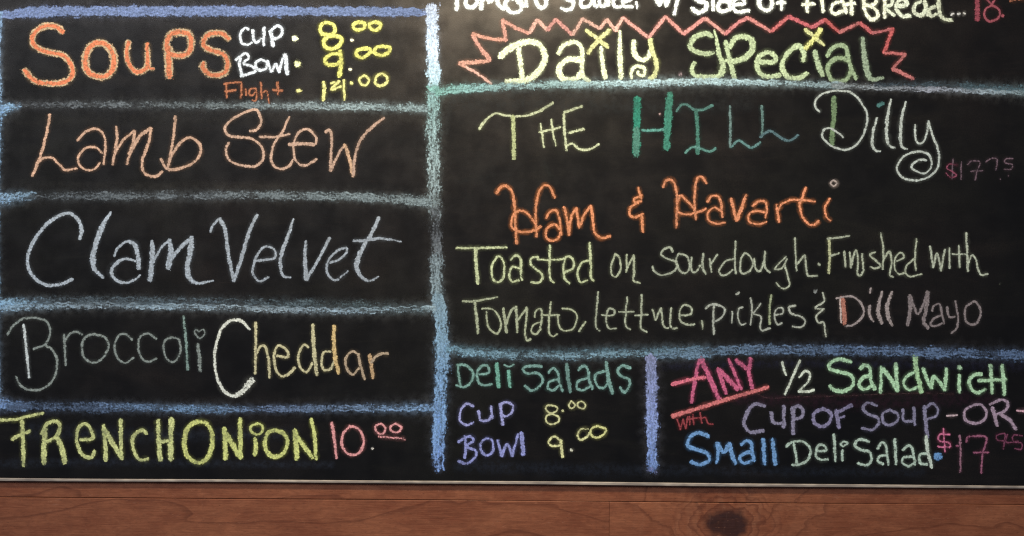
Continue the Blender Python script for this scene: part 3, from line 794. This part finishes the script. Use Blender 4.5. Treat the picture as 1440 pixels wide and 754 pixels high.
w: 800,80 830,160 852,210 w23 | 865,130 | 900,160 940,222 | 950,78 w23
i: 1030,122 1030,235 w26 / 1024,80 1040,78 w38
c: 1172,118 1120,125 1092,165 1110,215 1150,235 1197,213 w24
h: 1228,58 1238,242 w23 / 1300,58 1310,150 1315,252 w24 / 1150,160 1330,153 w23
@ 920 500 4.5
= chalk_word|purple grey chalk word Cup before of Soup|Cup|847e92|24|
C: 702,320 630,310 580,380 570,440 610,485 692,475 w25
u: 743,360 750,420 805,430 / 820,318 820,458 w25
p: 878,330 880,497 w28 / 872,338 910,320 942,345 930,390 885,405 w23
= chalk_word|purple grey chalk word of before Soup|of|7e7894|24|
o: 1065,335 1010,370 1015,425 1060,450 1110,420 1115,365 1063,335 w24
f: 1148,345 1170,460 w25 / 1148,365 1252,313 w24 / 1150,397 1205,385 w18
@ 1120 500 4.5
= chalk_word|purple grey chalk word Soup|Soup|7c788e|22|
S: 512,317 450,300 420,330 450,370 510,392 520,430 480,470 412,460 w22
o: 590,345 545,370 550,420 590,440 635,415 640,370 588,345
u: 673,340 680,412 738,415 / 742,328 748,442
p: 808,320 815,400 830,520 w26 / 815,330 860,305 895,340 880,385 828,402 w19
= chalk_word|pink chalk word Or between two dashes|-Or-|96808e|21|
dash: 950,382 1018,378 w15 cb8a0a0
O: 1125,310 1065,350 1070,405 1125,430 1190,405 1200,350 1170,315 1123,310
r: 1240,330 1270,445 w26 / 1222,312 1290,280 1337,300 1320,350 1250,378 w22 / 1290,370 1350,410 1392,472 w23
dash: 1395,350 1445,350 w17 cb89098
@ 920 500 4.5
= chalk_word|bright blue chalk word Small|Small|78acd8|26|h=.9
S: 345,515 290,490 232,510 212,570 270,595 335,620 345,665 290,690 230,673 w26
m: 395,550 405,610 393,682 w23 / 402,555 440,615 475,555 | 490,620 517,688 w28
a: 550,567 580,540 610,550 620,610 632,672 w23 / 620,610 570,620 542,650 562,680 622,668 w23
l: 690,528 698,690 w28
l: 748,528 767,690 w29
= chalk_word|grey green chalk word Deli in the bottom right|Deli|9cac9a|20|
D: 882,560 895,620 905,692 w21 / 833,577 880,545 950,550 990,600 970,660 920,690 870,692 w19
e: 1025,605 1087,600 1070,565 1035,575 1023,630 1055,660 1102,655 w19
l: 1138,498 1146,670 w21
i: 1190,598 1190,666 w21 / 1195,577 1178,560 1200,545 1224,555 1197,577 w13
@ 1120 500 4.5
= chalk_word|grey green chalk word Salad with blue dot|Salad|9eae9c|21|
S: 462,547 400,530 370,565 400,595 460,610 475,660 440,695 385,680
a: 513,592 540,550 565,570 575,640 583,692 w20 / 570,630 525,640 515,670 550,688 w19
l: 622,528 630,690 w21
a: 673,600 710,568 735,600 750,692 w20 / 735,640 680,645 670,680 710,700 747,680 w19
d: 830,620 780,630 785,680 830,690 w20 / 820,508 830,600 857,710 w23 cbcc6b4
dot: 878,645 900,636 910,645 w46 c6ca4d4
= chalk_price|dark pink chalk price 17.95 at the bottom right|$17.95|8c4c66|14|p.78
$: 930,460 940,612 w13 cb86080 / 972,500 910,500 900,538 960,550 970,580 893,575 w14 cb86080
1: 1033,505 1038,610 1036,740 w17 c8c6070 / 1010,570 1030,575 w14
7: 1075,550 1090,515 1200,520 1178,620 1168,745 w17 c8c5068 / 1120,615 1218,612 w13
9: 1310,542 1270,532 1268,505 1320,500 1308,592 w12 c703850
5: 1335,498 1328,550 1405,542 w12 c703850 / 1430,508 1375,505 1372,545 1425,555 1420,592 1380,590 w12 c703850
@ 0 0 1
= chalk_line|bright blue chalk line along the top of the soup list|line|8098cc|15|h=.6 m=line p1.25
line: -20,23,8 20,20,12 50,17,16 150,16,15 300,16,14 450,16,13 560,17,13 600,18,8 g809ac8>809acc>8ca6d8 p1.45
= chalk_line|upright chalk line dividing the board, white above and blue below|line|c8dce8|15|h=.9 m=line p1.1
line: 607,10,15 608,60,15 610,100,16 611,132,18 gdce8f2>e4f8fa>c4f0e4 p1.5
line: 606,122,22 618,130,16 g98e8c8>88e0c0
line: 611,128,20 610,150,20 610,220,18 611,280,18 612,310,16 ga0dcc8>b0d4c4>b0c8bc>8c9c98 p.95
line: 612,290,16 613,340,14 613,375,15 g848c8c>6c7072>8c9898 p.7
line: 613,362,16 614,400,17 617,440,18 g90a4a4>94acac>90b0b4 p.85
line: 615,415,15 622,462,18 622,500,20 619,560,19 617,610,17 617,662,14 g8cb0b8>80b0c4>74a8cc>70a4d0>6c98d0
= chalk_line|grey chalk line under the soup prices|line|70807c|10|h=1.4 m=line p.68
line: -20,160,14 0,154,16 22,150,10 30,148,6 g88b8d0 p.9
line: 20,147,9 150,147,10 300,148,11 g64686a>7a8282>84908c
line: 290,148,10 420,149,12 520,150,12 600,153,13 g84908c>a0b0a8>b4ccc0>a8c4b8 p.9
= chalk_line|grey chalk line between Lamb Stew and Clam Velvet|line|74848a|14|h=1.4 m=line p.68
line: -20,284,18 0,281,19 30,277,15 52,275,8 g88b4cc>7ca0b0 p.85
line: 40,276,12 150,276,13 320,275,13 g5c6468>707a7c>7c8688
line: 300,274,12 450,276,12 540,279,13 608,286,16 g7c8686>8c9c98>98aca6 p.8
= chalk_line|light blue chalk line between Clam Velvet and Broccoli Cheddar|line|84a8b4|16|h=1.2 m=line p.78
line: -20,431,20 0,430,20 40,425,14 70,424,8 g7cb0c8>7ca0b0 p.9
line: 0,434,10 120,429,10 240,431,9 360,434,9 480,437,9 612,434,10 g84a8b8>8498a0>98b4bc>94a8ac>98b4bc>9cb8b8
line: 50,422,12 250,424,13 450,428,14 600,434,14 g506068>5c7078>5c7474 p.62
= chalk_line|blue chalk line above French Onion|line|5c7ca0|16|h=1.4 m=line p.66
line: -20,568,22 0,568,20 20,570,14 45,572,8 g78a8d8>6890b8 p.9
line: 10,571,14 150,573,14 320,576,13 g4c6484>4a6280>5c84a4
line: 140,570,7 260,575,7 400,575,9 520,574,10 614,574,12 g5c7ca0>6494b8>607ca0>6888a8>74a4c8 p.74
= chalk_line|teal to grey chalk line under Daily Special|line|98c8b8|13|h=1.5 m=line
line: 614,130,16 640,126,13 700,122,12 780,119,12 g8cdcbc>9cdcc8>b0dccc>b0dcc8
line: 770,119,11 880,118,13 980,115,11 1080,117,10 1180,120,9 gb0dcc8>c8e8d8>b8d8cc>98b4b0
line: 1170,120,8 1280,124,7 1380,127,9 1460,130,11 g98a49c>a0a4ac>84a4a4
line: 1230,120,9 1330,120,10 1460,126,10 g445058>4c646c>507880 p.62
= chalk_line|wide light blue chalk line above Deli Salads|line|78a4b4|16|h=1.3 m=line p.78
line: 626,490,14 680,497,14 780,501,12 880,497,12 960,496,10 g78b0c0>74a0ac>80b0bc>6c9cac
line: 640,488,7 760,494,7 880,492,9 1000,489,8 g4c6c74>547c88>5c8498 p.66
line: 940,497,14 1050,492,14 1150,492,15 1250,494,15 1350,497,16 1460,500,17 g648ca0>5c7c9c>54749a>54749a>4c6c94
line: 920,501,9 1000,500,8 g6c94ac
= chalk_line|solid lilac blue chalk upright between Deli Salads and Any Sandwich|line|8c9cd0|14|h=.5 m=line p1.6
line: 915,502,12 916,530,14 917,600,14 918,662,13 g8c94bc>8c9ccc>84a0d4>74a0dc
line: 911,660,8 924,662,8 g8088b8 p.7
= chalk_line|light blue chalk line down the left edge|line|80a8c8|10|h=1.2 m=line
line: 0,18,8 -1,80,6 -1,145,7 g84acc8>90b4cc>88b4cc
line: -3,150,12 -5,280,9 -5,430,10 -4,568,10 g80b0cc>6890a8>6890a8>7098b8 p.8
= chalk_smudge|faint grey wiped chalk along the top of the Hill Dilly panel|smudge|60605a|10|h=1.1 m=smudge
smudge: 628,190,6 629,160,9 636,144,10 655,136,12 720,130,14 900,128,14 1100,128,12
smudge: 650,150,20 760,146,26 900,150,30 1060,146,24 p.5
= chalk_smudge|faint wiped chalk film across the Lamb Stew panel|smudge|4a4844|10|h=.8 m=smudge
smudge: 20,172,16 180,168,20 420,166,20 590,166,14
smudge: 470,200,40 540,196,50 590,205,40
smudge: 28,258,10 200,262,10 420,262,10
= chalk_smudge|faint blue grey wiped film under French Onion|smudge|3a404c|10|h=1.1 m=smudge
smudge: 0,652,14 160,650,12 320,652,12 470,654,10
smudge: 30,605,30 200,612,24 420,610,24
smudge: 640,655,20 820,660,20 1000,662,16 1300,664,14
= chalk_smudge|thin pale scratch mark below The|smudge|505048|4|h=1.0 m=smudge
smudge: 764,226,2 770,240,3 778,252,3 784,260,2
= chalk_smudge|long faint scratch left of Ham|smudge|484844|4|h=1.0 m=smudge
smudge: 642,256,3 680,250,4 720,246,2
= chalk_smudge|faint wiped chalk beneath the Soups prices|smudge|54504a|8|h=.9 m=smudge
smudge: 560,26,4 590,25,5
smudge: 330,112,8 400,108,8 410,130,8
smudge: 560,140,10 590,120,18 600,90,10
smudge: 420,70,30 520,90,40 580,60,30
= chalk_smudge|faint blue and pink film in the Any Sandwich panel|smudge|3c3c54|20|h=.9 m=smudge
smudge: 930,515,14 1100,512,12 1280,512,14 1440,516,14
smudge: 1030,560,20 1200,566,24 1400,560,26 c503040
"""

def parse():
    words = []
    ox = oy = 0.0; sc = 1.0
    for ln in STROKES.strip().splitlines():
        ln = ln.strip()
        if not ln:
            continue
        if ln[0] == '@':
            a = ln[1:].split(); ox, oy, sc = float(a[0]), float(a[1]), float(a[2])
            continue
        if ln[0] == '=':
            f = [x.strip() for x in ln[1:].split('|')]
            o = dict(name=f[0], label=f[1], text=f[2], col=f[3], w=float(f[4]), h=0.6, p=1.0, m='letter', inner=None, letters=[])
            for tok in f[5].split():
                if tok[0] == 'p': o['p'] = float(tok[1:])
                elif tok.startswith('h='): o['h'] = float(tok[2:])
                elif tok.startswith('m='): o['m'] = tok[2:]
                elif tok.startswith('in='):
                    a, b = tok[3:].split(','); o['inner'] = (a, float(b))
            words.append(o)
            continue
        head, body = ln.split(':', 1)
        W = words[-1]
        strokes = []
        for st in body.split('/'):
            prev = None
            toks_all = [s.split() for s in st.split('|')]
            for toks in toks_all:
                w, c, p, gl = W['w'], W['col'], W['p'], None
                pts = []
                for tk in toks:
                    if tk[0] == 'w' : w = float(tk[1:])
                    elif tk[0] == 'c': c = tk[1:]
                    elif tk[0] == 'p': p = float(tk[1:])
                    elif tk[0] == 'g': gl = tk[1:].split('>')
                    else: pts.append([float(q) for q in tk.split(',')])
                if prev is not None:
                    pts.insert(0, list(prev))
                prev = pts[-1]
                q = [((a[0]) / sc + ox, a[1] / sc + oy, (a[2] if len(a) > 2 else w) / sc) for a in pts]
                hs = gl or [c]
                cols = []
                for k, x in enumerate(hs):
                    j = k / max(1, len(hs) - 1) * (len(q) - 1) if len(hs) > 1 else (len(q) - 1) / 2
                    i0 = min(int(j), len(q) - 2); fr = j - i0
                    cols.append(chalk_colour(x, q[i0][0] * (1 - fr) + q[i0+1][0] * fr, q[i0][1] * (1 - fr) + q[i0+1][1] * fr, 0.16 if W['m'] != 'line' else 0.36, 1.12 if W['m'] != 'line' else 0.94))
                deep = [chalk_colour(hs[0], q[0][0], q[0][1])]
                strokes.append((q, cols, p, deep if W['m'] != 'line' else cols))
        W['letters'].append((head, strokes))
    return words

LETTER = dict(chalk_word='chalk_letter', chalk_price='chalk_digit', chalk_burst='chalk_zigzag', chalk_line='chalk_stroke')
n_letters = 0
widx = 0
for W in sorted(parse(), key=lambda w: {'smudge': 0, 'line': 0}.get(w['m'], 1)):
    if W['m'] not in ('line', 'smudge'):
        LAYER[0] = 52 + (widx % 3) * 0.3
        widx += 1
    halo = new_buf()
    for nm, strokes in W['letters']:
        for q, cols, p, deep in strokes:
            wid = sum(a[2] for a in q) / len(q)
            if W['m'] == 'line':
                chalk_ribbon(halo, q, cols, W['h'] * 1.0, (wid + 13.0) / wid, 1.0)
                pale = [[0.6 * sum(c) / 3 + 0.25 * v for v in c] for c in cols]
                chalk_ribbon(halo, q, pale, 0.42, (wid + 32.0) / wid, 1.0, wob=1.5)
            else:
                chalk_ribbon(halo, q, deep, W['h'], (wid + 8.0) / wid, 1.0)
    part = ribbon_object(W['name'], halo, M_DUST, board)
    part['label'] = W['label']
    if W['m'] == 'smudge':
        continue
    for nm, strokes in W['letters']:
        b = new_buf()
        for q, cols, p, deep in strokes:
            if W['m'] == 'line':
                wid = sum(a[2] for a in q) / len(q)
                vert = abs(q[0][0] - q[-1][0]) < 15
                full = 1.30 if vert else 1.14
                chalk_ribbon(b, q, cols, p if p > 1 else p * 0.86, full, 1.2, wob=0.5)
                if wid > 8:
                    for off, pw in ((-0.26, 0.46), (0.04, 0.5), (0.27, 0.40)):
                        o = off * wid * full + rnd.uniform(-0.6, 0.6)
                        q2 = [(a[0] + (o if vert else 0), a[1] + (0 if vert else o), a[2] * pw) for a in q]
                        chalk_ribbon(b, q2, cols, p * rnd.uniform(0.55, 1.05), 1.0, 1.3, wob=1.1)
            else:
                thin = sum(a[2] for a in q) / len(q) < 5.0
                chalk_ribbon(b, q, cols, p * (0.90 if thin else 0.97), 0.89 if thin else 0.97, 1.25)
        if W['inner']:
            ic, r = W['inner']
            for q, cols, p, deep in strokes:
                chalk_ribbon(b, q, [chalk_colour(ic, q[len(q)//2][0], q[len(q)//2][1], 0.15)], 0.80, r, 1.5)
        kind = {'dot': 'chalk_dot', 'dots': 'chalk_dot', 'comma': 'chalk_comma', 'underline': 'chalk_underline',
                'smear': 'chalk_smear', 'dash': 'chalk_dash'}.get(nm, LETTER[W['name']])
        ribbon_object(kind, b, M_LINE if W['m'] == 'line' else M_CHALK, part)
        n_letters += 1
print('letters', n_letters, 'layers', LAYER[0])
